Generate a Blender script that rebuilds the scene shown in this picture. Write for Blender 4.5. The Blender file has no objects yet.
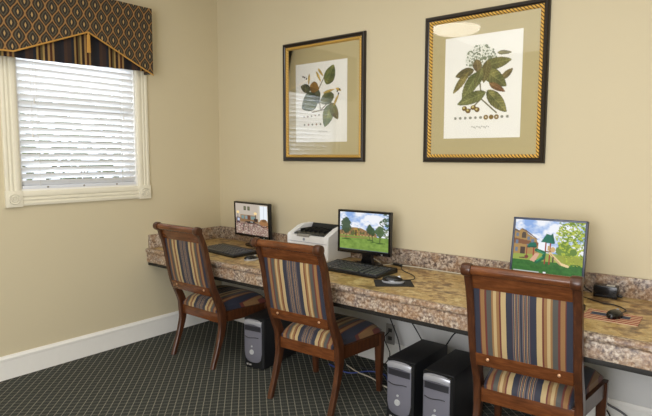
import bpy, bmesh, math, random
import numpy as np
from mathutils import Vector, Matrix
R = math.radians
random.seed(4)
rng = np.random.default_rng(11)
scn = bpy.context.scene
COL = scn.collection

# ------------------------------------------------------------------ colour + materials
def lin(c):
    return tuple(((v/255)/12.92 if v/255 <= .04045 else ((v/255+.055)/1.055)**2.4) for v in c)
def rgba(c): return lin(c) + (1.0,)

class NT:
    def __init__(s, name, rough=.5, col=(128,128,128), metal=0, spec=.5, coat=0):
        s.m = bpy.data.materials.new(name); s.m.use_nodes = True
        s.t = s.m.node_tree; s.b = s.t.nodes['Principled BSDF']
        s.set('Roughness', rough); s.set('Base Color', rgba(col)); s.set('Metallic', metal)
        s.set('Specular IOR Level', spec); s.set('Coat Weight', coat); s.set('Coat Roughness', .08)
    def set(s, k, v):
        s.b.inputs[k].default_value = v
    def n(s, typ, **kw):
        nd = s.t.nodes.new('ShaderNode'+typ)
        for k, v in kw.items(): setattr(nd, k, v)
        return nd
    def put(s, sock, v):
        if hasattr(v, 'is_output') or isinstance(v, bpy.types.NodeSocket): s.t.links.new(v, sock)
        else: sock.default_value = v
    def math(s, op, a, b=0.0, c=None):
        nd = s.n('Math', operation=op); s.put(nd.inputs[0], a); s.put(nd.inputs[1], b)
        if c is not None: s.put(nd.inputs[2], c)
        return nd.outputs[0]
    def coord(s): return s.n('TexCoord').outputs['Object']
    def sep(s, v):
        nd = s.n('SeparateXYZ'); s.put(nd.inputs[0], v); return nd.outputs
    def scale(s, v, sc, rot=(0,0,0)):
        nd = s.n('Mapping'); s.put(nd.inputs[0], v); nd.inputs['Scale'].default_value = sc; nd.inputs['Rotation'].default_value = rot
        return nd.outputs[0]
    def noise(s, v, sc, det=3, rough=.55):
        nd = s.n('TexNoise'); s.put(nd.inputs['Vector'], v); nd.inputs['Scale'].default_value = sc
        nd.inputs['Detail'].default_value = det; nd.inputs['Roughness'].default_value = rough
        return nd.outputs[0]
    def ramp(s, f, stops, const=False):
        nd = s.n('ValToRGB'); s.put(nd.inputs[0], f); cr = nd.color_ramp
        if const: cr.interpolation = 'CONSTANT'
        while len(cr.elements) < len(stops): cr.elements.new(.5)
        for e, (p, c) in zip(cr.elements, stops): e.position = p; e.color = rgba(c)
        return nd.outputs[0]
    def mix(s, f, a, b, typ='MIX'):
        nd = s.n('Mix', data_type='RGBA', blend_type=typ); s.put(nd.inputs[0], f)
        s.put(nd.inputs[6], a if not isinstance(a, tuple) else rgba(a)); s.put(nd.inputs[7], b if not isinstance(b, tuple) else rgba(b))
        return nd.outputs[2]
    def base(s, v): s.put(s.b.inputs['Base Color'], v)
    def bump(s, h, strength=.3, dist=.002):
        nd = s.n('Bump'); nd.inputs['Strength'].default_value = strength; nd.inputs['Distance'].default_value = dist
        s.put(nd.inputs['Height'], h); s.t.links.new(nd.outputs[0], s.b.inputs['Normal'])

def plain(name, col, rough=.5, metal=0, spec=.5, coat=0, bump=0):
    t = NT(name, rough, col, metal, spec, coat)
    c = t.coord(); f = t.noise(c, 35, 3)
    t.base(t.mix(t.math('MULTIPLY', f, .14), tuple(col), tuple(int(v*.82) for v in col)))
    if bump: t.bump(t.noise(c, 400, 2), bump, .001)
    return t.m
def emit(name, col, st):
    m = bpy.data.materials.new(name); m.use_nodes = True; t = m.node_tree
    t.nodes.clear(); e = t.nodes.new('ShaderNodeEmission'); e.inputs[0].default_value = rgba(col); e.inputs[1].default_value = st
    o = t.nodes.new('ShaderNodeOutputMaterial'); t.links.new(e.outputs[0], o.inputs[0]); return m

def mk_wall():
    t = NT('wall_paint', .6, (206,199,170), spec=.3); c = t.coord()
    f = t.noise(c, 1.3, 2); t.base(t.mix(f, (211,200,170), (208,197,167))); t.bump(t.noise(c, 180, 3), .12, .001); return t.m
def mk_carpet():
    t = NT('carpet', .95, spec=.1); c = t.coord()
    v = t.scale(c, (1,1,1), (0,0,R(43))); x, y, z = t.sep(v)
    P = .043
    def ln(a, w):
        f = t.math('FRACT', t.math('DIVIDE', a, P)); return t.math('COMPARE', f, .5, w)
    lx = ln(x, .085); ly = ln(y, .05)
    bead = t.math('COMPARE', t.math('FRACT', t.math('DIVIDE', x, P/2)), .5, .26)
    pile = t.noise(c, 260, 2, .7)
    big = t.noise(c, 60, 2)
    dark = t.ramp(pile, [(.3,(34,37,36)),(.7,(68,71,68))])
    xx = t.math('FRACT', t.math('DIVIDE', x, P/4)); yy = t.math('FRACT', t.math('DIVIDE', y, P/4))
    sub = t.math('MULTIPLY', t.math('MAXIMUM', t.math('COMPARE', xx, .5, .16), t.math('COMPARE', yy, .5, .16)), .20)
    k = t.mix(sub, dark, (104,105,98))
    k = t.mix(t.math('MULTIPLY', lx, t.math('MULTIPLY_ADD', big, .5, .16)), k, (132,131,120))
    k = t.mix(t.math('MULTIPLY', ly, t.math('MULTIPLY_ADD', bead, .42, t.math('MULTIPLY_ADD', big, .7, .08))), k, (160,156,140))
    t.base(k); t.bump(pile, .5, .003); return t.m
def mk_wood(name, dark, mid, light, rough=.28, ax=(1,1,1)):
    t = NT(name, rough, spec=.4, coat=.15); c = t.coord()
    v = t.scale(c, (9,9,2.2) if ax == 'z' else (2.2,9,9))
    f = t.noise(v, 5, 5, .6)
    g = t.noise(t.scale(c, (60,60,5) if ax == 'z' else (5,60,60)), 3, 3)
    k = t.ramp(t.math('ADD', t.math('MULTIPLY', f, .7), t.math('MULTIPLY', g, .3)), [(.22,dark),(.5,mid),(.82,light)])
    t.base(k); t.bump(g, .06, .001); return t.m
def mk_top():
    t = NT('countertop_laminate', .3, spec=.5); c = t.coord()
    a = t.noise(c, 6, 5, .62); b = t.noise(c, 24, 4, .65); d = t.noise(c, 95, 2, .6)
    k = t.ramp(a, [(.36,(92,64,34)),(.45,(156,118,62)),(.51,(202,170,104)),(.57,(160,126,64)),(.64,(208,184,124))])
    k2 = t.ramp(b, [(.38,(78,56,38)),(.48,(164,132,80)),(.58,(222,204,158))])
    k = t.mix(.32, k, k2); k = t.mix(t.ramp(d, [(.55,(0,0,0)),(.64,(150,150,150))]), k, (88,68,50))
    t.base(k); return t.m
def mk_edge():
    t = NT('edge_laminate', .4, spec=.45); c = t.coord()
    a = t.noise(c, 9, 4, .65); b = t.noise(c, 62, 2, .6); d = t.noise(c, 24, 4, .7); e = t.noise(c, 16, 3, .7); g = t.noise(c, 105, 1, .5)
    k = t.ramp(b, [(.34,(84,70,64)),(.44,(134,116,102)),(.52,(164,146,128)),(.64,(206,194,178))])
    k = t.mix(t.ramp(a, [(.46,(0,0,0)),(.56,(180,180,180))]), k, (156,116,74))
    k = t.mix(t.ramp(d, [(.51,(0,0,0)),(.58,(150,150,150))]), k, (112,103,108))
    k = t.mix(t.ramp(e, [(.55,(0,0,0)),(.64,(150,150,150))]), k, (202,188,168))
    k = t.mix(t.ramp(g, [(.57,(0,0,0)),(.64,(120,120,120))]), k, (74,62,60))
    t.base(k); return t.m
NAVY=(44,49,66); TAN=(152,114,72); CREAM=(194,170,124); MAR=(110,52,44); GRN=(84,84,80); GREY=(106,102,104)
def mk_stripe(name, half, navy=NAVY):
    t = NT(name, .62, spec=.35); c = t.coord(); x, y, z = t.sep(c)
    a = t.math('PINGPONG', t.math('DIVIDE', t.math('ABSOLUTE', x), half), .94)
    wide = t.ramp(a, [(0,navy),(.30,CREAM),(.405,MAR),(.44,TAN),(.50,CREAM),(.56,TAN),(.60,GRN),(.70,MAR),(.745,TAN),(.83,MAR),(.85,navy)], True)
    f = t.math('FRACT', t.math('MULTIPLY', a, 15.5))
    thin = t.ramp(f, [(0,navy),(.3,GREY),(.62,MAR),(.85,CREAM)], True)
    k = t.mix(t.math('LESS_THAN', a, .175), wide, thin)
    w = t.noise(t.scale(c, (1,1,1)), 500, 2)
    t.base(t.mix(t.math('MULTIPLY', w, .3), k, (60,52,44))); t.bump(w, .25, .001)
    t.set('Sheen Weight', .1)
    return t.m
def mk_ogee():
    t = NT('valance_fabric', .75, spec=.2); c = t.coord(); x, y, z = t.sep(c)
    u = t.math('DIVIDE', y, .088); v = t.math('DIVIDE', t.math('ADD', z, .022), .150)
    s = t.math('SINE', t.math('MULTIPLY', v, 4*math.pi))
    # ogee trellis: two families of wavy diagonals
    p = t.math('ADD', t.math('ADD', u, v), 0.0); q = t.math('SUBTRACT', u, v)
    wob = t.math('MULTIPLY', t.math('SINE', t.math('MULTIPLY', t.math('MULTIPLY', v, 2), 2*math.pi)), .045)
    p = t.math('SUBTRACT', p, wob); q = t.math('ADD', q, wob)
    def near(a, w):   # distance to nearest integer below w
        f = t.math('ABSOLUTE', t.math('SUBTRACT', t.math('FRACT', t.math('ADD', a, .5)), .5)); return f
    dp, dq = near(p, 0), near(q, 0)
    d = t.math('MINIMUM', dp, dq)
    lines = t.math('LESS_THAN', d, .055)
    edge = t.math('LESS_THAN', d, .095)
    fp = t.math('SUBTRACT', .5, dp); fq = t.math('SUBTRACT', .5, dq)   # 0 at the cell middle
    m = t.math('MAXIMUM', fp, fq)
    noise = t.noise(c, 130, 3, .7)
    basec = t.ramp(noise, [(.35,(40,36,32)),(.6,(68,60,48)),(.75,(96,82,62))])
    k = t.mix(t.math('MULTIPLY', edge, .7), basec, (70,34,24))
    k = t.mix(t.math('MULTIPLY', lines, .95), k, (156,120,74))
    ring = t.math('COMPARE', m, .27, .045)
    k = t.mix(t.math('MULTIPLY', ring, .55), k, (104,98,82))
    k = t.mix(t.math('LESS_THAN', m, .2), k, (52,48,44))
    k = t.mix(t.math('MULTIPLY', t.math('LESS_THAN', m, .075), .9), k, (190,158,104))
    t.base(k); t.bump(noise, .3, .002); return t.m
def mk_skirt():
    t = NT('skirt_fabric', .75, spec=.2); c = t.coord(); x, y, z = t.sep(c)
    f = t.math('FRACT', t.math('DIVIDE', t.math('ADD', y, .98), .26))
    k = t.ramp(f, [(0,(36,36,42)),(.18,(64,46,36)),(.26,(52,40,36)),(.36,(34,36,44)),(.44,(150,122,72)),(.50,(58,34,26)),(.56,(96,84,54)),(.62,(160,132,80)),(.67,(48,34,30)),(.74,(150,118,70)),(.79,(70,40,28)),(.85,(140,112,68)),(.90,(40,36,38))], True)
    t.base(k); return t.m
def mk_glass(name, ior=1.45, fac=1.0):
    m = bpy.data.materials.new(name); m.use_nodes = True; t = m.node_tree; t.nodes.clear()
    tr = t.nodes.new('ShaderNodeBsdfTransparent'); g = t.nodes.new('ShaderNodeBsdfGlossy'); g.inputs['Roughness'].default_value = .02
    fr = t.nodes.new('ShaderNodeFresnel'); fr.inputs[0].default_value = ior
    mx = t.nodes.new('ShaderNodeMixShader'); o = t.nodes.new('ShaderNodeOutputMaterial')
    t.links.new(fr.outputs[0], mx.inputs[0]); t.links.new(tr.outputs[0], mx.inputs[1]); t.links.new(g.outputs[0], mx.inputs[2]); t.links.new(mx.outputs[0], o.inputs[0])
    return m
def mk_vc(name, em=0.0, rough=.6):
    m = bpy.data.materials.new(name); m.use_nodes = True; t = m.node_tree; b = t.nodes['Principled BSDF']
    a = t.nodes.new('ShaderNodeVertexColor'); a.layer_name = 'Col'
    if em:
        b.inputs['Base Color'].default_value = (.01,.01,.01,1); t.links.new(a.outputs[0], b.inputs['Emission Color']); b.inputs['Emission Strength'].default_value = em
        b.inputs['Roughness'].default_value = .35; b.inputs['Specular IOR Level'].default_value = .12
    else:
        t.links.new(a.outputs[0], b.inputs['Base Color']); b.inputs['Roughness'].default_value = rough
    return m
def mk_gold():
    t = NT('gilt_rope', .45, metal=.1, spec=.5); c = t.coord(); x, y, z = t.sep(c)
    f = t.math('FRACT', t.math('MULTIPLY', t.math('ADD', x, z), 46))
    t.base(t.mix(t.math('GREATER_THAN', f, .62), (236,190,90), (84,50,20))); t.bump(f, .5, .003); return t.m
def mk_foliage():
    t = NT('leaf_green', .6); c = t.coord(); f = t.noise(c, 6, 4, .7)
    t.base(t.ramp(f, [(.3,(40,62,30)),(.5,(84,108,50)),(.7,(140,160,96))])); return t.m

M = dict(
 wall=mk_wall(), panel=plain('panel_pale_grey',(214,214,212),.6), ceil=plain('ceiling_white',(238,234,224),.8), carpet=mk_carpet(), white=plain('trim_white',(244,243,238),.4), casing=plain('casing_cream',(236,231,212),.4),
 top=mk_top(), edge=mk_edge(), black=plain('black_plastic',(24,25,27),.42,bump=.05), blackg=plain('black_gloss',(14,14,16),.22), board=plain('underframe_black',(26,24,20),.6),
 post=mk_wood('chair_wood_upright',(46,26,15),(74,42,24),(106,64,36),.34,'z'), rail=mk_wood('chair_wood_rail',(64,35,18),(102,58,30),(138,84,44),.24,'x'),
 back=mk_stripe('stripe_fabric_back',.222), seat=mk_stripe('stripe_fabric_seat',.222), screw=plain('screw_brass',(206,160,120),.35,.4),
 blind=plain('blind_white',(240,241,242),.45), blindrail=plain('blind_rail',(226,230,238),.4), cord=plain('cord_white',(232,230,224),.7),
 ogee=mk_ogee(), skirt=mk_skirt(), piping=plain('gold_piping',(196,146,66),.6), glass=mk_glass('picture_glass'), winglass=mk_glass('window_glass'),
 fdark=plain('frame_dark',(26,17,12),.3,coat=.2), gold=mk_gold(), mat=plain('mat_board',(200,186,140),.85), print=mk_vc('print_paper',0,.8),
 screen=mk_vc('lit_screen',.97), prn=plain('printer_grey_white',(234,236,240),.4), prn2=plain('printer_line_grey',(150,156,172),.5), tray=plain('printer_tray_black',(34,36,36),.3),
 bluebez=plain('bezel_blue_grey',(62,70,92),.35), pcbody=plain('case_black',(22,23,26),.5,bump=.1), fascia=plain('fascia_silver_grey',(122,122,134),.4,.25), fasciahi=plain('fascia_silver_light',(176,178,186),.32,.4),
 disc=plain('badge_silver',(206,208,210),.3,.3), bay=plain('drive_bay_dark',(44,44,50),.35), key=plain('key_black',(70,72,76),.3), keycap=plain('keyboard_base',(10,10,12),.4),
 silver=plain('mouse_silver',(190,192,196),.3,.3), pad=plain('pad_black',(26,26,28),.8), cable=plain('cable_black',(18,18,20),.5), cableb=plain('cable_blue',(58,76,150),.5), cabled=plain('cable_grey',(96,96,98),.5), cablew=plain('cable_white',(196,190,172),.5),
 grey=plain('outlet_grey',(150,148,144),.5), greyd=plain('outlet_slot',(64,62,60),.5), leaf=mk_foliage(), bark=plain('bark',(90,76,60),.8), grass=plain('lawn_green',(120,150,80),.9), lamp=emit('lamp_glow',(255,247,234),7.0), label=plain('sticker_white',(214,212,206),.5))

# ------------------------------------------------------------------ mesh builder
class MB:
    def __init__(s): s.bm = bmesh.new()
    def _add(s, vs, fs):
        v = [s.bm.verts.new(p) for p in vs]
        out = []
        for f in fs:
            try: out.append(s.bm.faces.new([v[i] for i in f]))
            except ValueError: pass
        return v, out
    def box(s, c, d, bev=0, rz=0, rx=0, seg=2):
        t = bmesh.new(); bmesh.ops.create_cube(t, size=1)
        bmesh.ops.scale(t, vec=d, verts=t.verts)
        if bev: bmesh.ops.bevel(t, geom=list(t.edges), offset=bev, segments=seg, affect='EDGES', profile=.6)
        m = Matrix.Translation(c) @ Matrix.Rotation(rz,4,'Z') @ Matrix.Rotation(rx,4,'X')
        bmesh.ops.transform(t, matrix=m, verts=t.verts); s.join(t); return s
    def b2(s, lo, hi, bev=0): return s.box([(a+b)/2 for a,b in zip(lo,hi)], [b-a for a,b in zip(lo,hi)], bev)
    def join(s, t):
        me = bpy.data.meshes.new('tmp'); t.to_mesh(me); t.free(); s.bm.from_mesh(me); bpy.data.meshes.remove(me)
    def loft(s, rings, cap=True, closed=True):
        n = len(rings[0]); vs = [p for r_ in rings for p in r_]; fs = []
        for i in range(len(rings)-1):
            for j in range(n if closed else n-1):
                k = (j+1) % n; fs.append((i*n+j, i*n+k, (i+1)*n+k, (i+1)*n+j))
        if cap: fs += [tuple(range(n))[::-1], tuple(range((len(rings)-1)*n, len(rings)*n))]
        s._add(vs, fs); return s
    def tube(s, pts, r, n=8, cap=True):
        pts = [Vector(p) for p in pts]; rs = r if isinstance(r, (list,tuple)) else [r]*len(pts); rings = []
        up = Vector((0,0,1))
        for i, p in enumerate(pts):
            d = (pts[min(i+1,len(pts)-1)]-pts[max(i-1,0)]).normalized()
            a = d.cross(up) if abs(d.dot(up)) < .95 else d.cross(Vector((1,0,0)))
            a.normalize(); b = d.cross(a).normalized()
            if rings and (a.dot(lasta) < 0): a, b = -a, -b
            lasta = a
            rings.append([p+(a*math.cos(t)+b*math.sin(t))*rs[i] for t in [2*math.pi*k/n for k in range(n)]])
        return s.loft(rings, cap)
    def prism(s, poly, axis, a, b, bev=0):
        # poly in the plane of the two other axes (cyclic order x:(y,z) y:(x,z) z:(x,y))
        def P(q, t):
            return {'x':(t,q[0],q[1]),'y':(q[0],t,q[1]),'z':(q[0],q[1],t)}[axis]
        t = bmesh.new(); n = len(poly)
        v1 = [t.verts.new(P(q,a)) for q in poly]; v2 = [t.verts.new(P(q,b)) for q in poly]
        t.faces.new(v1[::-1]); t.faces.new(v2)
        for i in range(n): t.faces.new((v1[i], v1[(i+1)%n], v2[(i+1)%n], v2[i]))
        if bev: bmesh.ops.bevel(t, geom=list(t.edges), offset=bev, segments=2, affect='EDGES')
        s.join(t); return s
    def cyl(s, a, b, r, n=24, r2=None): return s.tube([a,b], [r, r if r2 is None else r2], n)
    def build(s, name, mat, parent=None, smooth=True, loc=None, rz=0, label=None):
        bmesh.ops.recalc_face_normals(s.bm, faces=s.bm.faces)
        me = bpy.data.meshes.new(name); s.bm.to_mesh(me); s.bm.free()
        me.materials.append(mat)
        if smooth:
            me.polygons.foreach_set('use_smooth', [True]*len(me.polygons))
            if hasattr(me, 'set_sharp_from_angle'): me.set_sharp_from_angle(angle=R(38))
        o = bpy.data.objects.new(name, me); COL.objects.link(o)
        if parent: o.parent = parent
        if loc: o.location = loc
        if rz: o.rotation_euler.z = rz
        if label: o['label'] = label
        return o
def thing(name, label, cat, loc=(0,0,0), rz=0, group=None):
    o = bpy.data.objects.new(name, None); COL.objects.link(o); o.empty_display_size = .1
    o.location = loc; o.rotation_euler.z = rz; return tag(o, label, cat, group)
def tag(o, label, cat, group=None):
    o['label'] = label; o['category'] = cat
    if group: o['group'] = group
    return o
def struct(o): o['kind'] = 'structure'; return o
def copy_tree(o, parent=None):
    c = o.copy(); COL.objects.link(c)
    if parent: c.parent = parent
    for ch in list(o.children): copy_tree(ch, c)
    return c
def smooth_path(pts, k=6):
    P = [Vector(p) for p in pts]; P = [P[0]*2-P[1]] + P + [P[-1]*2-P[-2]]; out = []
    for i in range(1, len(P)-2):
        for j in range(k):
            t = j/k; a,b,c,d = P[i-1:i+3]
            out.append(.5*((2*b)+(c-a)*t+(2*a-5*b+4*c-d)*t*t+(3*b-a-3*c+d)*t**3))
    out.append(P[-2]); return out

# ------------------------------------------------------------------ painted flat pictures (vertex colours on a dense grid)
def vnoise(u, v, sc, seed=0, octv=4):
    out = np.zeros_like(u); amp = .5; tot = 0
    for o in range(octv):
        g = np.random.default_rng(seed+o).random((64,64)); x = u*sc; y = v*sc
        xi = np.floor(x).astype(int); yi = np.floor(y).astype(int); fx = x-xi; fy = y-yi; fx = fx*fx*(3-2*fx); fy = fy*fy*(3-2*fy)
        G = lambda i,j: g[i%64, j%64]
        out += amp*((G(xi,yi)*(1-fx)+G(xi+1,yi)*fx)*(1-fy)+(G(xi,yi+1)*(1-fx)+G(xi+1,yi+1)*fx)*fy); tot += amp; amp *= .55; sc *= 2.1
    return out/tot
class Paint:
    def __init__(s, asp, ny):
        s.asp = asp; s.ny = ny; s.nx = int(ny*asp)
        u = np.linspace(0,1,s.nx+1); v = np.linspace(1,0,s.ny+1); s.u, s.v = np.meshgrid(u, v)   # v down from the top = 0
        s.v = 1-s.v; s.c = np.zeros(s.u.shape+(3,))
    def put(s, mask, col):
        m = np.clip(mask.astype(float),0,1)[...,None]; s.c = s.c*(1-m)+np.array(col,float)*m
    def rect(s, x0,y0,x1,y1,col): s.put((s.u>=x0)&(s.u<=x1)&(s.v>=y0)&(s.v<=y1), col)
    def poly(s, pts, col, mul=None):
        ins = np.zeros(s.u.shape, bool); n = len(pts)
        for i in range(n):
            (x1,y1),(x2,y2) = pts[i], pts[(i+1)%n]
            if y1 == y2: continue
            c = ((y1 > s.v) != (y2 > s.v)) & (s.u < (x2-x1)*(s.v-y1)/(y2-y1)+x1); ins ^= c
        s.put(ins if mul is None else ins*mul, col); return ins
    def ell(s, cx,cy,rx,ry,col,ang=0,nz=0,seed=3):
        dx = (s.u-cx)*s.asp; dy = s.v-cy; a = R(ang); x = dx*math.cos(a)+dy*math.sin(a); y = -dx*math.sin(a)+dy*math.cos(a)
        d = (x/(rx*s.asp))**2+(y/ry)**2
        if nz: d = d+nz*(vnoise(s.u*s.asp,s.v,14,seed)-.5)*2
        s.put(d < 1, col); return d < 1
    def line(s, p, q, w, col):
        ax, ay = p[0]*s.asp, p[1]; bx, by = q[0]*s.asp, q[1]; x = s.u*s.asp; L = (bx-ax)**2+(by-ay)**2+1e-9
        t = np.clip(((x-ax)*(bx-ax)+(s.v-ay)*(by-ay))/L,0,1); d = np.hypot(x-ax-t*(bx-ax), s.v-ay-t*(by-ay)); s.put(np.clip((w-d)/.003+.5,0,1), col)
    def leaf(s, cx, cy, L, W, ang, c1, c2, seed=0):
        # pointed leaf with a pale midrib and side veins
        a = R(ang); dx = (s.u-cx)*s.asp; dy = s.v-cy; x = dx*math.cos(a)+dy*math.sin(a); y = -dx*math.sin(a)+dy*math.cos(a)
        t = np.clip(x/L,-1,1); w = W*(1-t**2)**.75*(1-.25*t)+1e-6; ins = (np.abs(x) < L)&(np.abs(y) < w)
        n = vnoise(s.u*s.asp,s.v,16,seed); f = np.clip(n*1.6-.3,0,1)[...,None]; col = np.array(c1)*(1-f)+np.array(c2)*f
        vein = (np.abs(np.mod((x-np.abs(y)*.8)/L*4.5,1)-.5) < .07)|(np.abs(y) < .0035)
        col = np.where(vein[...,None], col*1.18+14, col); col = np.where(((np.abs(y) > w*.9))[...,None], col*.8, col)
        col = np.where((y > 0)[...,None], col*.9, col)
        m = ins[...,None]; s.c = np.where(m, col, s.c)
    def build(s, name, w, h, mat, parent, loc=(0,0,0), rx=0):
        ny, nx = s.c.shape[:2]; me = bpy.data.meshes.new(name)
        X = (s.u-.5)*w; Z = (.5-s.v)*h
        vs = np.stack([X, np.zeros_like(X), Z], -1).reshape(-1,3)
        i = np.arange((ny-1)*(nx-1)); r_ = i//(nx-1); c_ = i%(nx-1); a = r_*nx+c_
        fs = np.stack([a, a+nx, a+nx+1, a+1], -1)
        me.from_pydata(vs.tolist(), [], fs.tolist())
        at = me.color_attributes.new('Col','FLOAT_COLOR','POINT')
        c = np.clip(s.c,0,255)/255; c = np.where(c <= .04045, c/12.92, ((c+.055)/1.055)**2.4)
        at.data.foreach_set('color', np.concatenate([c, np.ones(c.shape[:2]+(1,))],-1).astype(np.float32).ravel())
        me.materials.append(mat); o = bpy.data.objects.new(name, me); COL.objects.link(o); o.parent = parent; o.location = loc; o.rotation_euler.x = rx
        return o

# ------------------------------------------------------------------ room shell
RX, RY, H = 5.2, -4.9, 3.05
WY0, WY1, WZ0, WZ1 = -1.748, -.853, 1.283, 2.44      # opening of the window in the left wall
struct(MB().b2((-.12,RY-.12,-.1),(RX+.12,.12,0)).build('floor', M['carpet'], smooth=False))
struct(MB().b2((-.12,RY-.12,H),(RX+.12,.12,H+.1)).build('ceiling', M['ceil'], smooth=False))
w = MB(); w.b2((-.12,RY,0),(0,WY0,H)); w.b2((-.12,WY1,0),(0,0,H)); w.b2((-.12,WY0,0),(0,WY1,WZ0)); w.b2((-.12,WY0,WZ1),(0,WY1,H))
struct(w.build('wall_left', M['wall'], smooth=False))
struct(MB().b2((-.12,0,0),(RX+.12,.12,H)).build('wall_back', M['wall'], smooth=False))
struct(MB().b2((RX,RY,0),(RX+.12,0,H)).build('wall_right', M['wall'], smooth=False))
struct(MB().b2((-.12,RY-.12,0),(RX+.12,RY,H)).build('wall_front', M['wall'], smooth=False))
BH = .165
def baseprof(s=1): return [(0,0),(.014,0),(.014,BH-.035),(.018,BH-.032),(.018,BH-.018),(.012,BH-.012),(.008,BH),(0,BH)]
bl = MB(); bl.loft([[(x,y,z) for x,z in baseprof()] for y in (RY,0)]); struct(bl.build('baseboard_left', M['white']))
bb = MB(); bb.loft([[(x,-d,z) for d,z in baseprof()] for x in (0,RX)]); struct(bb.build('baseboard_back', M['white']))
bb = MB(); bb.loft([[(RX-d,y,z) for d,z in baseprof()] for y in (RY,0)]); struct(bb.build('baseboard_right', M['white']))
bb = MB(); bb.loft([[(x,RY+d,z) for d,z in baseprof()] for x in (0,RX)]); struct(bb.build('baseboard_front', M['white']))

# added pale grey sheet: cooler light under the counter put into its colour
struct(MB().b2((.004,-.004,.166),(RX-.001,-.0005,.655)).build('light_tint_panel_1', M['panel'], smooth=False))
# window: fluted casing with rosette blocks, sash, glass
win = struct(thing('window_1','','')); del win['label']; del win['category']
cas = MB(); CW = .1
def flute(a0, a1, fn):    # profile across the casing: list of (offset, proud)
    prof = [(0,0),(0,.018),(.012,.022),(.02,.022),(.024,.014),(.034,.014),(.038,.021),(.046,.021),(.05,.014),(.06,.014),(.064,.021),(.076,.023),(.092,.02),(CW,.014),(CW,0)]
    return [[fn(o,p,a) for o,p in prof] for a in (a0,a1)]
cas.loft(flute(WZ0, WZ1+.02, lambda o,p,a:(p,WY0-CW+o,a))); cas.loft(flute(WZ0, WZ1+.02, lambda o,p,a:(p,WY1+CW-o,a)))
cas.loft(flute(WY0, WY1, lambda o,p,a:(p,a,WZ0-CW+o))); cas.loft(flute(WY0, WY1, lambda o,p,a:(p,a,WZ1+CW-o)))
for y0 in (WY0-CW-.004, WY1-.004):
    for z0 in (WZ0-CW-.006, WZ1-.004): cas.b2((0,y0,z0),(.027,y0+CW+.008,z0+CW+.01),.003)
cas.build('casing', M['casing'], win)
for yc in (WY0-CW/2, WY1+CW/2):
    t = MB(); zc = WZ0-CW/2
    for r0, r1 in ((.038,.030),(.022,.014)):
        t.tube([(.031,yc+math.cos(a)*(r0+r1)/2,zc+math.sin(a)*(r0+r1)/2) for a in [2*math.pi*k/20 for k in range(21)]], .0045, 6)
    t.cyl((.025,yc,zc),(.034,yc,zc),.008,12); t.build('rosette', M['casing'], win)
t = MB(); 
t.b2((-.12,WY0,WZ0),(0,WY0+.012,WZ1)); t.b2((-.12,WY1-.012,WZ0),(0,WY1,WZ1)); t.b2((-.12,WY0,WZ0),(.004,WY1,WZ0+.012)); t.b2((-.12,WY0,WZ1-.012),(0,WY1,WZ1))
t.build('jamb', M['white'], win)
t = MB(); zm = (WZ0+WZ1)/2
for a,b in ((WZ0+.012,zm+.02),(zm-.02,WZ1-.012)):
    t.b2((-.115,WY0+.012,a),(-.085,WY0+.055,b),.003); t.b2((-.115,WY1-.055,a),(-.085,WY1-.012,b),.003)
    t.b2((-.115,WY0+.012,a),(-.085,WY1-.012,a+.045),.003); t.b2((-.115,WY0+.012,b-.045),(-.085,WY1-.012,b),.003)
t.build('sash', M['white'], win)
MB().b2((-.103,WY0+.03,WZ0+.03),(-.099,WY1-.03,WZ1-.03)).build('pane', M['winglass'], win, smooth=False)

# blind
bd = thing('window_blind','white slatted horizontal blind hanging inside the cream window casing','blind',(-.019,(WY0+WY1)/2,WZ0))
bw = (WY1-WY0)/2-.014; s = MB(); sp = .0452; nS = 24
for i in range(nS):
    z = .055+i*sp; prof = []
    for k in range(7):
        q = -.5+k/6; prof.append((q*.05, .0035*(1-(2*q)**2)))
    a = R(-46)     # room-side edge high, outer edge low
    pr = [(x*math.cos(a)-y*math.sin(a), -(x*math.sin(a)+y*math.cos(a))) for x,y in prof]
    ring = [(x,z_) for x,z_ in pr]+[(x-.001,z_-.003) for x,z_ in pr[::-1]]
    s.loft([[(x,y,z+z_) for x,z_ in ring] for y in (-bw,bw)])
s.build('slats', M['blind'], bd)
br = MB().b2((-.02,-bw,.012),(.02,bw,.034),.004).build('bottom_rail', M['blindrail'], bd)
for y in (-bw+.17,-.0,bw-.17): MB().cyl((.018,y,.022),(.023,y,.022),.007,10).build('rail_plug', M['grey'], br)
MB().b2((-.028,-bw,1.10),(.028,bw,1.145),.003).build('head_rail', M['blind'], bd)
for y in (-bw+.12,bw-.12):
    t = MB(); t.tube([(.022,y,.03),(.024,y,1.12)],.0012,5); t.tube([(-.022,y,.03),(-.024,y,1.12)],.0012,5); t.build('ladder_cord', M['cord'], bd)
for y,z in ((-bw+.10,.6),(-bw+.08,.37),(bw-.1,.52)):
    t = MB(); t.tube([(.03,y,1.1),(.031,y,z+.03)],.001,5); t.cyl((.031,y,z+.035),(.031,y,z),.0035,8,.006); t.build('pull_cord', M['cord'], bd)

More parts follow.
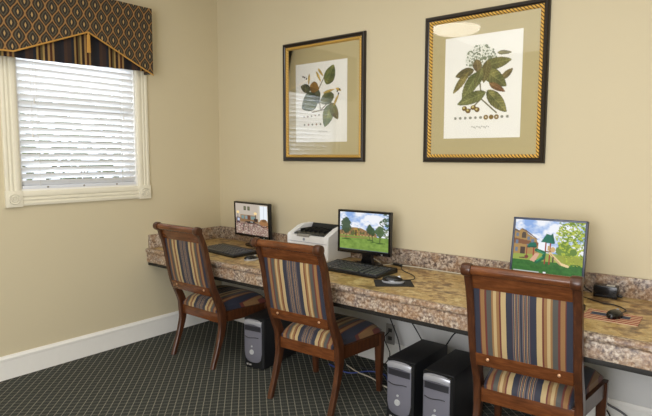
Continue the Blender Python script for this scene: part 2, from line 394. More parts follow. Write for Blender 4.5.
# valance
VX = .13; vy0, vy1 = -2.0, -.765; vt = 2.672
va = thing('window_valance','dark patterned fabric valance with pointed gold piped edge above the window','valance')
def zb(y):   # lower edge of the patterned face
    pts = [(-2.0,2.19),(-1.80,2.198),(-1.294,2.405),(-.765,2.163)]
    for (a,za),(b,zb_) in zip(pts, pts[1:]):
        if y <= b: return za+(zb_-za)*(y-a)/(b-a)
    return pts[-1][1]
f = MB(); ys = [vy0+(vy1-vy0)*i/40 for i in range(41)]+[]
ys = sorted(set(ys+[-1.8,-1.294])); wav = lambda y: .004*math.sin(y*9)
f.loft([[(VX+wav(y),y,zb(y)),(VX+wav(y)*.5,y,(zb(y)+vt)/2),(VX,y,vt),(VX-.012,y,vt),(VX-.012,y,zb(y))] for y in ys])
f.b2((0,vy1-.012,2.172),(VX-.006,vy1,vt)); f.b2((0,vy0,2.19),(VX-.006,vy0+.012,vt)); f.b2((0,vy0,vt-.015),(VX,vy1,vt+.002))
f.build('patterned_face', M['ogee'], va)
t = MB(); t.tube([(VX+.003+wav(y),y,zb(y)-.001) for y in ys],.0055,8); t.build('piping', M['piping'], va, label='gold piping along the pointed edge')
t = MB(); ys2 = [vy0+.03+(vy1-vy0-.06)*i/110 for i in range(111)]
sk = lambda y: VX-.03+.006*math.sin(y*2*math.pi/.13)
t.loft([[(sk(y),y,2.176+.012*math.sin((y+1.29)*2.5)),(sk(y),y,vt-.02),(sk(y)-.004,y,vt-.02),(sk(y)-.004,y,2.176+.012*math.sin((y+1.29)*2.5))] for y in ys2])
t.build('striped_skirt', M['skirt'], va, label='dark navy and gold striped fabric behind the pointed edge')
t = MB(); zt = 2.395
t.tube([(VX+.005,-1.294,zt+.01),(VX+.006,-1.294,zt-.01)],.006,8)
for k in range(9):
    a = 2*math.pi*k/9; t.tube([(VX+.006+.006*math.cos(a),-1.294+.007*math.sin(a),zt-.012),(VX+.006+.007*math.cos(a),-1.294+.010*math.sin(a),zt-.135)],.0045,6)
t.cyl((VX+.006,-1.294,zt-.01),(VX+.006,-1.294,zt-.13),.008,10); t.build('tassel', M['piping'], va, label='gold tassel at the point')

# outside
struct(MB().b2((-14,-12,-.5),(-.3,10,-.1)).build('ground', M['grass'], smooth=False))
sh = thing('shrub','pale green leafy shrub seen through the blind','shrub',(-2.4,-.3,-.1))
t = MB()
for k in range(2600):
    a, b, r_ = random.uniform(0,6.28), random.uniform(-1,1), random.uniform(.7,1)
    c = Vector((math.cos(a)*math.sqrt(1-b*b)*1.1*r_, math.sin(a)*math.sqrt(1-b*b)*2.6*r_, 1.35+b*1.2*r_))
    q = Vector((random.uniform(-1,1),random.uniform(-1,1),random.uniform(-1,1))).normalized()*.08; e = q.orthogonal().normalized()*.045
    t._add([c-q, c+e, c+q, c-e],[(0,1,2,3)])
fo = t.build('foliage', M['leaf'], sh, smooth=False)
t = MB()
for k in range(7): 
    a = k*.9; t.tube([(.1*math.cos(a),.2*math.sin(a),0),(.4*math.cos(a),1.0*math.sin(a),1.5)],[.03,.01],6)
t.build('stem', M['bark'], sh)

# ------------------------------------------------------------------ counter
D, ZC, ZB, ZF = .797, .76, .872, .646
ct = thing('countertop','long granite look worktop with backsplash fixed along the cream walls','countertop')
MB().b2((.001,-D+.030,ZC-.035),(RX-.001,-.001,ZC)).build('worktop', M['top'], ct, smooth=False)
nose = [(-D+.008-.0175*math.sin(a)*.9, ZC-.0175+.0175*math.cos(a)) for a in [math.pi*k/8 for k in range(1,8)]]
t = MB(); prof = [(-D+.030,ZC),(-D+.012,ZC)]+nose+[(-D+.010,ZC-.036),(-D+.006,ZC-.042),(-D+.006,ZF+.003),(-D+.009,ZF),(-D+.030,ZF)]
t.loft([[(x,y,z) for y,z in prof] for x in (.001,RX-.001)]); t.build('front_edge', M['edge'], ct, label='speckled grey and tan front edge')
MB().b2((.001,-.022,ZC),(RX-.001,-.001,ZB),.003).build('backsplash', M['edge'], ct)
MB().b2((.001,-.775,ZC),(.022,-.0225,ZB),.003).build('side_splash', M['edge'], ct)
MB().b2((.001,-D+.016,ZF-.026),(RX-.001,-D+.10,ZF-.0005),.002).build('support_board', M['board'], ct, label='black support board under the front edge')
MB().b2((.006,-.06,ZC-.10),(RX-.001,-.0045,ZC-.036)).build('wall_cleat', M['white'], ct)

# ------------------------------------------------------------------ chairs
def make_chair():
    root = thing('dining_chair','','chair')
    P = [(0,0,.030),(.05,.13,.038),(.092,.27,.052),(.095,.36,.060),(.085,.43,.058),(.045,.52,.050),(.012,.60,.044),(-.02,.74,.040),(-.048,.87,.037),(-.078,.955,.034),(-.102,1.013,.030)]
    ctr = smooth_path([(0,y,z) for y,z,_ in P],5); ths = smooth_path([(0,0,t_) for *_,t_ in P],5)
    xs = .234
    for sgn in (-1,1):
        rings = []
        for i, c in enumerate(ctr):
            d = (ctr[min(i+1,len(ctr)-1)]-ctr[max(i-1,0)]).normalized(); nrm = Vector((0,d.z,-d.y))
            h = ths[i].z/2; wd = .016+(.002 if c.z > .3 else 0); b = .004; ring = []
            for sx,sy in ((1,1),(-1,1),(-1,-1),(1,-1)):
                for (ox,oy) in (((b,0),(0,b)) if sx*sy < 0 else ((0,b),(b,0))):
                    ring.append(Vector((sgn*xs+sx*(wd-ox),0,0))+Vector((0,c.y,c.z))+nrm*sy*(h-oy))
            rings.append(ring)
        rings[0] = [Vector((v.x,v.y,0)) for v in rings[0]]
        MB().loft(rings).build('rear_leg', M['post'], root)
    # scroll crest: turned roll with button ends
    t = MB(); t.cyl((-.218,-.106,1.010),(.218,-.106,1.010),.024,20); t.build('crest_roll', M['rail'], root)
    for sgn in (-1,1):
        t = MB(); t.tube([(sgn*x,-.108,1.010) for x in (.210,.212,.220,.246,.255,.257)],[.022,.029,.031,.031,.028,.012],20); t.build('scroll_end', M['post'], root)
    def slab(name, y0,z0,y1,z1,th,x0,x1,mat,bev=.004,arc=0):
        a = Vector((0,y0,z0)); b = Vector((0,y1,z1)); d = (b-a).normalized(); nrm = Vector((0,d.z,-d.y))
        c = (a+b)/2; L = (b-a).length; t = MB()
        t.box((0,0,0),(x1-x0,th,L),bev); m = Matrix.Translation(c) @ Matrix.Rotation(math.atan2(-d.y,d.z),4,'X')
        bmesh.ops.transform(t.bm, matrix=m, verts=t.bm.verts); return t.build(name, mat, root)
    slab('crest_rail', -.060,.92,-.088,1.000,.020,-.219,.219,M['rail'])
    slab('lower_rail', .018,.528,.002,.592,.024,-.219,.219,M['rail'])
    # upholstered back pad, slightly bulging to the front and rear
    def pt(z): 
        k = (z-.585)/(.912-.585); return -.002-.055*k-.010*math.sin(math.pi*k)*-1*0
    t = MB(); nx, nz = 12, 10; front = []; rings = []
    for j in range(nz+1):
        z = .584+(.925-.584)*j/nz; k = j/nz; y = .004-.061*k; ring = []
        ez = min(1, math.sin(math.pi*min(max(k,.02),.98))*2.2)
        for i in range(nx+1):
            u = -1+2*i/nx; e = (1-abs(u)**6)*ez; ring.append((u*.220, y-.007-.009*e, z))
        for i in range(nx+1):
            u = 1-2*i/nx; e = (1-abs(u)**6)*ez; ring.append((u*.220, y+.010+.018*e, z))
        rings.append(ring)
    t.loft(rings); t.build('back_pad', M['back'], root)
    for sx in (-1,1):
        t = MB(); t.tube([(sx*.16,-.002,.566),(sx*.16,-.008,.566),(sx*.16,-.0105,.566)],[.0075,.0075,.003],12); t.build('screw_cap', M['screw'], root)
    # seat frame
    def trap(y): return .222+(.284-.222)*(y-.10)/(.43)
    t = MB(); t.b2((-.22,.085,.312),(.22,.112,.385),.003); t.build('rear_apron', M['rail'], root)
    t = MB(); t.b2((-.235,.505,.318),(.235,.530,.392),.003); t.build('front_apron', M['rail'], root)
    for sgn in (-1,1):
        t = MB(); z0, z1 = .314,.390
        t.loft([[(sgn*(trap(y)-.022),y,z0),(sgn*(trap(y)-.001),y,z0),(sgn*(trap(y)-.001),y,z1),(sgn*(trap(y)-.022),y,z1)] for y in (.10,.51)]); t.build('side_apron', M['post'], root)
        t = MB(); fx = sgn*.262; rings = []
        for z,h,dy in ((0,.015,.004),(.15,.020,0),(.30,.025,0),(.392,.026,0)):
            rings.append([(fx+a*h,.508+dy+b*h,z) for a,b in ((-1,-.8),(-.8,-1),(.8,-1),(1,-.8),(1,.8),(.8,1),(-.8,1),(-1,.8))])
        t.loft(rings); t.build('front_leg', M['post'], root)
    # seat cushion: trapezoid with domed, rolled edges
    t = MB(); ny, nx = 14, 14; y0, y1 = .075, .528
    def prof_(u): return max(0,1-abs(u)**5)**.42
    rings = []
    for j in range(ny+1):
        v = -1+2*j/ny; y = y0+(y1-y0)*(v+1)/2; hw = trap(y)-.018; ev = max(prof_(v),.12); ring = []
        if y < .13: hw = min(hw, .208)
        for i in range(nx+1):
            u = -1+2*i/nx; e = prof_(u*.985); ring.append((u*hw, y, .402+.072*e*ev+.012*(1-u*u)*(1-v*v)))
        for i in range(nx+1):
            u = 1-2*i/nx; ring.append((u*hw*.985, y, .387))
        rings.append(ring)
    t.loft(rings); t.build('seat_cushion', M['seat'], root)
    return root
ch = make_chair()
spots = [((.720,-.895,0),R(0),'striped wooden chair at the counter end, nearest the window wall'),
         ((1.838,-.955,0),R(2.5),'striped wooden chair in front of the printer, middle of the three'),
         ((3.147,-.876,0),R(3.5),'striped wooden chair in front of the playground screen, rightmost and nearest')]
for i,(l,a,lab) in enumerate(spots):
    o = ch if i == 0 else copy_tree(ch); o.location = l; o.rotation_euler.z = a; tag(o, lab, 'chair', 'striped chairs along the counter')

# ------------------------------------------------------------------ pictures
def print_small():
    p = Paint(.519/.615, 190); p.put(p.u > -1, (252,250,240))
    S = (112,100,66)
    for a,b in [((.42,.95),(.5,.6)),((.5,.6),(.45,.35)),((.45,.35),(.60,.15)),((.45,.42),(.25,.38)),((.5,.6),(.75,.45)),((.33,.62),(.70,.58)),((.68,.6),(.62,.7))][1:]: p.line(a,b,.006,S)
    g1,g2 = (72,82,54),(128,130,86)
    p.leaf(.68,.17,.13,.085,-62,(70,86,46),(130,132,70),1)
    p.leaf(.20,.31,.09,.055,200,(60,68,48),(120,118,74),2)
    p.leaf(.28,.49,.15,.12,150,(70,86,60),(134,142,104),3)
    p.leaf(.42,.42,.10,.07,70,(60,72,56),(110,116,84),4)
    p.leaf(.62,.46,.12,.075,160,g1,(146,146,92),5)
    p.leaf(.64,.67,.15,.085,110,(92,112,70),(160,160,92),6)
    p.leaf(.76,.62,.12,.06,60,(104,84,50),(120,130,70),7)
    p.leaf(.38,.31,.08,.07,20,(92,62,30),(170,130,56),8)
    for cx,cy,L,a in ((.27,.20,.07,95),(.46,.18,.08,60),(.50,.13,.07,50),(.66,.37,.10,-12),(.80,.48,.09,-60),(.84,.36,.05,20)):
        p.leaf(cx,cy,L,.016,a,(170,140,58),(206,178,92),9)
    for cx,cy in ((.18,.17),(.22,.19),(.15,.16),(.82,.38),(.86,.36),(.84,.41)): p.ell(cx,cy,.015,.012,(74,66,60))
    for k in range(5): p.ell(.17+.075*k,.675-.004*k,.012,.009,(128,70,54) if k%2 else (96,84,66))
    for k in range(5): p.ell(.18+.08*k,.775,.016,.012,(150,96,64) if k%2 else (112,112,84))
    for k in range(9): p.line((.46+.02*k,.865),(.468+.02*k,.860+.008*(k%3)),.0028,(150,146,132))
    return p
def print_large():
    p = Paint(.5/.645, 200); p.put(p.u > -1, (252,250,240))
    for a,b in (((.50,.62),(.46,.30)),((.50,.62),(.70,.76)),((.50,.62),(.36,.72)),((.48,.45),(.3,.4)),((.48,.4),(.7,.42))): p.line(a,b,.006,(110,104,66))
    r = np.random.default_rng(5)
    for k in range(420):
        a = r.uniform(0,6.28); q = math.sqrt(r.uniform(0,1)); x = .48+.20*q*math.cos(a); y = .215+.115*q*math.sin(a)+.5*(x-.48)**2
        p.ell(x,y,.012,.009,(134,142,112) if k%2 == 0 else (240,240,226)); 
    L1,L2 = (88,92,50),(152,146,84)
    p.leaf(.27,.36,.10,.045,165,(86,82,50),(130,116,68),1); p.leaf(.22,.45,.13,.035,128,(110,100,54),(160,146,84),4)
    p.leaf(.69,.29,.14,.055,-8,(92,94,54),L2,2); p.leaf(.78,.20,.07,.020,5,(110,104,60),L2,3)
    p.leaf(.82,.40,.07,.03,-40,(96,84,50),(140,124,76),8); p.leaf(.44,.30,.065,.045,80,(110,92,60),(140,124,78),7)
    p.leaf(.35,.49,.155,.062,122,(94,102,54),(152,150,90),6); p.leaf(.66,.42,.155,.068,38,L1,L2,5); p.leaf(.70,.52,.09,.03,30,(120,84,50),(150,120,70),5)
    p.leaf(.55,.36,.11,.045,100,(100,92,52),(140,130,76),12); p.leaf(.46,.42,.10,.04,110,(92,96,54),(140,136,80),13)
    p.leaf(.37,.61,.155,.055,160,(92,98,52),(148,148,88),9); p.leaf(.70,.65,.145,.062,48,L1,(160,152,88),10)
    for cx,cy in ((.28,.705),(.33,.730),(.40,.700),(.45,.722)): p.ell(cx,cy,.034,.024,(120,92,36)); p.ell(cx-.006,cy-.006,.014,.011,(222,206,130))
    for k in range(11):
        x = .16+.068*k; c = (140,112,50) if k in (6,7,8) else (150,150,130); rr = .030 if k in (6,7,8) else .018
        p.ell(x,.80,rr,rr*.78,c)
        if k in (6,8): p.ell(x,.80,.012,.010,(236,230,200))
    for k in range(11): p.line((.38+.022*k,.890),(.39+.022*k,.884+.010*(k%3)),.003,(160,156,140))
    return p
def picture(x0,x1,z0,z1,px0,px1,pz0,pz1,paint,label):
    root = thing('framed_print', label, 'picture', ((x0+x1)/2,-.001,(z0+z1)/2), 0, 'botanical prints on the back wall')
    W, Hh = (x1-x0), (z1-z0)
    def ring(prof, ins, name, mat):   # mitred profile: (inset from outer edge, depth)
        t = MB(); rings = []
        for sx,sz in ((-1,-1),(1,-1),(1,1),(-1,1),(-1,-1)):
            rings.append([(sx*(W/2-i-ins),-d,sz*(Hh/2-i-ins)) for i,d in prof])
        n = len(prof); vs = [t.bm.verts.new(p) for r_ in rings[:4] for p in r_]
        for k in range(4):
            k2 = (k+1)%4
            for j in range(n): j2 = (j+1)%n; t.bm.faces.new([vs[k*n+j],vs[k*n+j2],vs[k2*n+j2],vs[k2*n+j]])
        return t.build(name, mat, root)
    ring([(0,0),(0,.016),(.004,.024),(.012,.029),(.022,.027),(.028,.020),(.032,.018),(.032,0)],0,'outer_frame',M['fdark'])
    ring([(0,.004),(0,.019),(.006,.024),(.013,.024),(.019,.018),(.021,.012),(.021,.004)],.032,'inner_frame',M['gold'])
    MB().b2((-W/2+.03,-.006,-Hh/2+.03),(W/2-.03,-.002,Hh/2-.03)).build('mat_board', M['mat'], root, smooth=False, label='tan mat board')
    cx, cz = (px0+px1)/2-(x0+x1)/2, (pz0+pz1)/2-(z0+z1)/2
    paint.build('print', px1-px0, pz1-pz0, M['print'], root, (cx,-.0075,cz))
    MB().b2((-W/2+.045,-.0115,-Hh/2+.045),(W/2-.045,-.0095,Hh/2-.045)).build('glass', M['glass'], root, smooth=False)
picture(.8336,1.6511,1.4836,2.4268,.966,1.485,1.635,2.252,print_small(),'framed botanical print of round dark leaves and catkins, above the printer')
picture(2.1376,2.9412,1.4862,2.4375,2.284,2.789,1.642,2.285,print_large(),'framed botanical print with a domed white flower head, nearer the camera')

# ------------------------------------------------------------------ screens
def sky(p, h):
    n = vnoise(p.u*p.asp, p.v*1.6, 4, 21); f = np.clip((n-.33)*4.5,0,1)[...,None]
    c = np.array([140,172,224.])*(1-f)+np.array([238,240,246.])*f; m = (p.v < h)[...,None]; p.c = np.where(m, c, p.c)
def scr_park():
    p = Paint(1.25, 110); sky(p,.62)
    n = vnoise(p.u*2, p.v*2, 9, 5)[...,None]; g = np.array([92,122,52.])*(1-n)+np.array([150,178,86.])*n; p.c = np.where((p.v > .62)[...,None], g, p.c)
    hz = .60
    p.poly([(0,.5),(.12,.44),(.3,.40),(.46,.42),(.6,.50),(.75,.52),(.78,.66),(0,.70)], (150,118,78))
    for k in range(11): p.rect(.03+.066*k,.50,.055+.066*k,.58,(96,78,62)); p.rect(.03+.066*k,.60,.055+.066*k,.65,(196,170,120))
    p.rect(.30,.42,.38,.66,(176,140,70)); p.rect(.325,.47,.355,.64,(60,46,44))
    m = (vnoise(p.u*p.asp,p.v,20,8) > .56)&(p.v > .42)&(p.v < .63); p.put(m*.8, (82,96,52))
    p.rect(0,.625,.8,.66,(128,150,70))
    def tree(x,y0,y1,w,c,sd):
        m = (np.abs(p.u-x) < w*np.sin(np.pi*np.clip((p.v-y0)/(y1-y0),.04,.96))**.6*(.45+1.3*vnoise(p.u*4,p.v*4,12,sd)))&(p.v > y0)&(p.v < y1); p.put(m*.92, c)
        p.line((x,y1-.05),(x,y1+.14),.007,(60,54,44)); p.ell(x+.01,y1+.15,w*1.1,.014,(60,88,40))
    tree(.13,.14,.58,.10,(62,80,56),31); tree(.62,.30,.56,.06,(52,74,48),32); tree(.68,.38,.60,.05,(60,82,50),34); tree(.83,.32,.62,.09,(74,96,58),33)
    m = (vnoise(p.u*3,p.v*3,12,44) > .47)&(p.u > .86+.05*np.sin(p.v*20))&(p.v < .42); p.put(m*.9,(62,84,56))
    p.put((p.v > .985)*1., (90,98,110)); return p
def scr_play():
    p = Paint(1.28, 120); sky(p,.8)
    n = vnoise(p.u*2, p.v*2, 12, 5)[...,None]; 
    p.put((p.v > .60)&(p.v < .80), (150,164,76)); g = np.array([36,84,34.])*(1-n)+np.array([72,128,58.])*n; p.c = np.where((p.v > .76)[...,None], g, p.c)
    # apartment building
    p.poly([(0,.19),(.06,.22),(.10,.17),(.16,.20),(.20,.27),(.33,.36),(.36,.45),(.36,.64),(0,.66)], (168,134,82))
    p.poly([(0,.36),(.36,.42),(.36,.48),(0,.46)], (128,86,58)); p.poly([(0,.18),(.07,.22),(.07,.25),(0,.22)], (110,96,84)); p.poly([(.10,.165),(.17,.20),(.34,.35),(.34,.37),(.17,.23),(.10,.19)],(120,100,86))
    for x,y in ((.02,.26),(.02,.40),(.02,.54),(.19,.32),(.25,.36),(.19,.46)): p.rect(x,y,x+.045,y+.07,(108,122,140))
    p.rect(.10,.52,.17,.65,(76,60,50)); p.rect(.11,.27,.17,.35,(84,72,62)); p.ell(.14,.27,.03,.035,(84,72,62))
    # trees
    m = (((p.u-.74)/.12)**2+((p.v-.53)/.15)**2+.9*(vnoise(p.u*2,p.v*2,14,9)-.5)) < 1; p.put(m, (110,138,62))
    m = (vnoise(p.u*2.5,p.v*2.5,13,17) > .47)&((p.u > .58+.55*np.clip(.25-p.v,0,1)+.35*np.clip(p.v-.25,0,.4)))&(p.v < .80); p.put(m*.95, (176,188,64))
    m = (vnoise(p.u*2.5,p.v*2.5,16,27) > .56)&(p.u > .64+.2*np.clip(p.v-.2,0,.5))&(p.v < .78); p.put(m*.95, (104,132,40))
    p.put((vnoise(p.u*2,p.v*2,16,19) > .42)&(p.u > .66)&(p.v > .62)&(p.v < .77), (150,158,62))
    p.ell(.86,.55,.05,.06,(98,128,52),nz=.5)
    # playground
    G = (28,106,84); Rd = (150,62,48)
    for x in (.20,.30): p.line((x,.50),(x,.74),.010,Rd)
    for x in (.47,.535): p.line((x,.38),(x,.80),.012,Rd)
    p.line((.10,.73),(.22,.72),.010,(96,58,52)); p.ell(.2,.70,.03,.03,(120,60,54))
    p.poly([(.20,.51),(.235,.43),(.32,.42),(.345,.49)], G); p.poly([(.20,.51),(.345,.49),(.345,.515),(.20,.53)], (20,80,66))
    p.poly([(.40,.40),(.47,.24),(.53,.26),(.575,.42)], G); p.poly([(.53,.26),(.56,.22),(.60,.41),(.575,.42)],(24,92,74))
    p.rect(.46,.56,.56,.585,(120,92,60)); p.rect(.50,.46,.53,.55,(196,160,110)); p.ell(.575,.53,.035,.05,(206,170,116))
    p.poly([(.25,.76),(.33,.62),(.39,.62),(.33,.79)], (214,168,140))
    for a,b,w in (((.34,.56),(.46,.60),.030),((.46,.60),(.45,.70),.030),((.45,.70),(.35,.78),.030)): p.line(a,b,w,(24,98,66))
    p.line((.36,.57),(.45,.62),.012,(60,140,100)); p.line((.43,.68),(.36,.76),.012,(60,150,104))
    p.line((.54,.60),(.70,.78),.026,(222,196,142)); p.line((.70,.78),(.80,.81),.024,(230,206,152)); p.line((.55,.62),(.70,.80),.008,(184,150,104))
    p.rect(.58,.66,.60,.76,(72,60,52)); p.ell(.48,.97,.022,.02,(236,238,240)); p.rect(.02,.965,.40,.99,(180,190,186)); return p
def scr_room():
    p = Paint(1.25, 100); p.put(p.u > -1, (188,176,162)); p.put(p.v > .50, (150,128,110))
    p.rect(.70,.02,.98,.55,(196,188,172)); p.rect(.76,.04,.97,.48,(232,238,244)); p.rect(.86,.04,.875,.48,(200,206,214))
    for x in (.26,.38): p.rect(x,.08,x+.07,.21,(66,70,52)); p.rect(x+.015,.10,x+.055,.18,(112,112,84))
    p.rect(.15,.37,.64,.55,(150,122,92)); p.rect(.14,.46,.70,.60,(136,104,72))
    for x in (.18,.30,.48,.54): p.rect(x,.40,x+.09,.50,(120,140,138) if x != .30 else (130,146,150))
    p.rect(.37,.38,.46,.52,(104,64,48))
    for x in (.07,.62): p.ell(x,.30,.045,.05,(246,214,150)); p.rect(x-.008,.34,x+.008,.46,(52,40,36)); p.rect(x-.05,.46,x+.06,.56,(58,44,40))
    p.rect(.02,.48,.12,.66,(88,66,66)); p.rect(.05,.50,.12,.58,(186,196,214))
    p.poly([(.72,.58),(.80,.46),(.92,.46),(1,.58),(1,.78),(.82,.74)], (156,112,72)); p.ell(.88,.50,.07,.05,(120,86,56))
    m = (vnoise(p.u*3,p.v*4,16,6) > .5)&(p.v > .62+.1*np.abs(p.u-.5)); p.put(m*.7, (120,76,84)); p.put((vnoise(p.u*3,p.v*4,16,16) > .6)&(p.v > .66), (206,192,176))
    p.poly([(.30,.58),(.56,.56),(.64,.62),(.38,.65)], (50,40,36)); p.ell(.5,.585,.04,.012,(190,196,196))
    for a,b in (((.38,.64),(.40,.92)),((.62,.62),(.86,.72)),((.30,.60),(.24,.78)),((.24,.66),(.24,.9)),((.56,.62),(.57,.78)),((.86,.72),(.98,.66))): p.line(a,b,.010,(44,34,34))
    return p
def monitor(loc, yaw, tilt, w, h, zc, scr, label, bez=.017, chin=.026, bmat='blackg', asp=None):
    root = thing('monitor', label, 'monitor', loc, yaw, 'desktop monitors on the counter')
    f = MB(); c0 = zc-loc[2]
    def tr(o): o.location.z = c0; o.rotation_euler.x = tilt; return o
    # housing: rear shell and raised front bezel
    f.b2((-w/2,-.006,-h/2),(w/2,.022,h/2),.005); f.b2((-w/2+.05,.020,-h/2+.05),(w/2-.05,.050,h/2-.05),.012); tr(f.build('housing', M['black'], root))
    b = MB(); 
    b.b2((-w/2,-.014,-h/2),(-w/2+bez,-.004,h/2),.003); b.b2((w/2-bez,-.014,-h/2),(w/2,-.004,h/2),.003); b.b2((-w/2,-.014,h/2-bez),(w/2,-.004,h/2),.003); b.b2((-w/2,-.014,-h/2),(w/2,-.004,-h/2+chin),.003)
    tr(b.build('bezel', M[bmat], root))
    sw, sh_ = w-2*bez, h-bez-chin
    o = scr.build('screen', sw, sh_, M['screen'], root, (0,0,0), tilt); o.location = Vector((0,0,c0)) + Matrix.Rotation(tilt,3,'X') @ Vector((0,-.0075,(chin-bez)/2))
    k = MB(); k.b2((w*.34,-.0155,-h/2+.006),(w*.34+.012,-.0135,-h/2+.012)); tr(k.build('power_button', M['grey'], root))
    bz = c0-h/2
    n = MB(); n.loft([[(sx*ww,y,z) for sx,y in ((-1,y0),(1,y0),(1,y1),(-1,y1))] for z,ww,y0,y1 in ((.012,.045,.03,.075),(bz*.5+.01,.036,.032,.068),(bz+.07,.034,.030,.058))]); n.build('neck', M['blackg'], root)
    s_ = MB(); s_.prism([(.12*math.cos(a)*(1 if True else 1),.045+.082*math.sin(a)) for a in [2*math.pi*q/28 for q in range(28)]],'z',0,.012,.003); s_.build('base', M['blackg'], root)
    return root
monitor((.592,-.15,ZC),R(-4.4),R(2),.462,.296,.986,scr_room(),'black monitor showing a living room, at the counter corner',.014,.022)
monitor((1.813,-.24,ZC),R(4.1),R(-1),.423,.302,.999,scr_park(),'black monitor showing apartments behind a green lawn, beside the printer',.015,.025)
monitor((3.062,-.285,ZC),R(4),R(-11),.384,.319,1.030,scr_play(),'dark blue framed monitor showing a playground, on the right',.012,.016,'bluebez')

# ------------------------------------------------------------------ keyboards, mice, printer
def keyboard(loc, rz, w, d, label, cell=1.0):
    root = thing('keyboard', label, 'keyboard', loc, rz, 'black keyboards on the counter')
    t = MB(); t.prism([(-d/2,.001),(d/2,.001),(d/2,.030),(d/2-.012,.034),(d/2-.05,.026),(-d/2+.01,.015),(-d/2,.010)],'x',-w/2,w/2,.0025); t.build('case', M['keycap'], root)
    def zt(y): return .0155+(y+d/2-.01)*(.026-.015)/(d-.06)
    rows = 6; kx = w-.03; y0 = -d/2+.014; ky = (d-.062)/rows
    for r_ in range(rows):
        t = MB(); y = y0+ky*(r_+.5)+(.006 if r_ == rows-1 else 0); x = -kx/2; n = 0
        while x < kx/2-.01:
            u = ky*.98
            if abs(x-(kx*.185)) < u*.5 or abs(x-(kx*.315)) < u*.5: x += u*.4
            ww = u*(6 if (r_ == 0 and 3 == n) else (1.6 if n == 0 else 1)); ww = min(ww, kx/2-x)
            if ww > .006: t.box((x+ww/2,y,zt(y)+.004),(ww-.007,ky-.009,.010),.0012,rx=R(4),seg=1)
            x += ww; n += 1
        t.build('key_row', M['key'], root)
    return root
keyboard((.655,-.475,ZC),R(-7),.49,.24,'black keyboard on the counter end beneath the living room screen')
keyboard((1.858,-.398,ZC),R(0),.50,.25,'black keyboard beneath the lawn screen, left of the mouse pad')
keyboard((3.070,-.52,ZC),R(-3),.45,.20,'black keyboard mostly hidden behind the nearest chair')
def mouse(loc, rz, label, base='silver', shell='blackg', pad_z=0, sc=1.0):
    root = thing('computer_mouse', label, 'mouse', (loc[0],loc[1],loc[2]+pad_z), rz, 'computer mice on the counter')
    def dome(z0, hgt, k=1.0, n=9):
        rings = []
        for j in range(n):
            a = j/(n-1)*math.pi/2; rr = max(math.cos(a),.05); z = z0+hgt*math.sin(a)
            rings.append([(.031*k*rr*math.cos(q)*sc*(1-.12*math.sin(q)), (.056*k*rr*math.sin(q)-.006*math.sin(a))*sc, z*sc) for q in [2*math.pi*i/24 for i in range(24)]])
        return rings
    t = MB(); t.loft([[(.031*math.cos(q)*sc*s_,.056*math.sin(q)*sc*s_,z*sc) for q in [2*math.pi*i/24 for i in range(24)]] for z,s_ in ((0.0005,.93),(.006,1.02),(.013,1.01))]); t.build('lower_shell', M[base], root)
    MB().loft(dome(.012,.025)).build('upper_shell', M[shell], root)
    t = MB(); t.cyl((-.004*sc,.030*sc,.030*sc),(.004*sc,.030*sc,.030*sc),.0075*sc,12); t.build('scroll_wheel', M['silver'], root)
    return root
mouse((1.045,-.59,ZC),R(-20),'black and silver mouse on the counter, half hidden behind the middle chair')
mouse((2.242,-.545,ZC),R(-68),'black mouse with silver rim on the plain black pad',pad_z=.003,sc=1.2)
mouse((3.440,-.475,ZC),R(-12),'glossy black mouse on the striped pad',base='blackg',pad_z=.003)
o = MB().prism([(-.115,-.09),(.115,-.09),(.115,.09),(-.115,.09)],'z',0,.003,.001).build('mouse_pad', M['pad'], None, loc=(2.245,-.545,ZC), rz=R(38)); tag(o,'plain black mouse pad beside the middle keyboard','mouse pad')
def mk_pad():
    t = NT('pad_stripe', .8, spec=.2); x,y,z = t.sep(t.coord()); f = t.math('FRACT', t.math('MULTIPLY', y, 34)); s_ = t.ramp(f,[(0,(150,58,44)),(.5,(206,180,150))],True)
    inn = t.math('MULTIPLY', t.math('COMPARE', x, -.01, .085), t.math('COMPARE', y, .018, .026)); t.base(t.mix(inn, s_, (70,74,92))); return t.m
o = MB().prism([(-.12,-.095),(.12,-.095),(.12,.095),(-.12,.095)],'z',0,.003,.001).build('mouse_pad', mk_pad(), None, loc=(3.428,-.475,ZC), rz=R(2)); tag(o,'red and cream striped mouse pad with a dark blue panel','mouse pad')

pr = thing('printer','compact white laser printer with a black paper tray on top, behind the middle chair','printer',(1.345,-.165,ZC))
pw, pd = .40, .29; x0, x1, y0, y1 = -pw/2, pw/2, -pd/2+.0, pd/2-.01
side = [(y0,.004),(y0,.172),(y0+.008,.186),(y0+.04,.196),(y0+.12,.232),(y0+.16,.243),(y1-.02,.246),(y1,.236),(y1,.004)]
t = MB(); t.prism(side,'x',x0,x0+.045,.004); t.prism(side,'x',x1-.045,x1,.004)
low = [(y0+.002,.004),(y0+.002,.174),(y0+.02,.178),(y0+.06,.182),(y0+.14,.190),(y1-.012,.200),(y1-.002,.236),(y1-.002,.004)]
t.prism(low,'x',x0+.04,x1-.04); t.build('body', M['prn'], pr)
t = MB(); t.prism([(y0+.025,.180),(y0+.06,.186),(y0+.14,.194),(y1-.018,.204),(y1-.012,.240),(y1-.03,.244),(y1-.05,.213),(y0+.14,.205),(y0+.06,.196),(y0+.03,.192)],'x',x0+.05,x1-.05); t.build('paper_tray', M['tray'], pr)
t = MB()
for k in range(6): t.b2((x0+.075+k*.045,y0+.07,.197+0.0),(x0+.080+k*.045,y1-.04,.218),.001)
t.build('tray_rib', M['black'], pr)
MB().b2((x0+.10,y0-.003,.168),(x0+.22,y0+.03,.186),.003).build('tray_lip', M['grey'], pr)
MB().b2((x0+.012,y0-.0015,.128),(x1-.012,y0+.002,.1305)).build('front_seam', M['prn2'], pr)
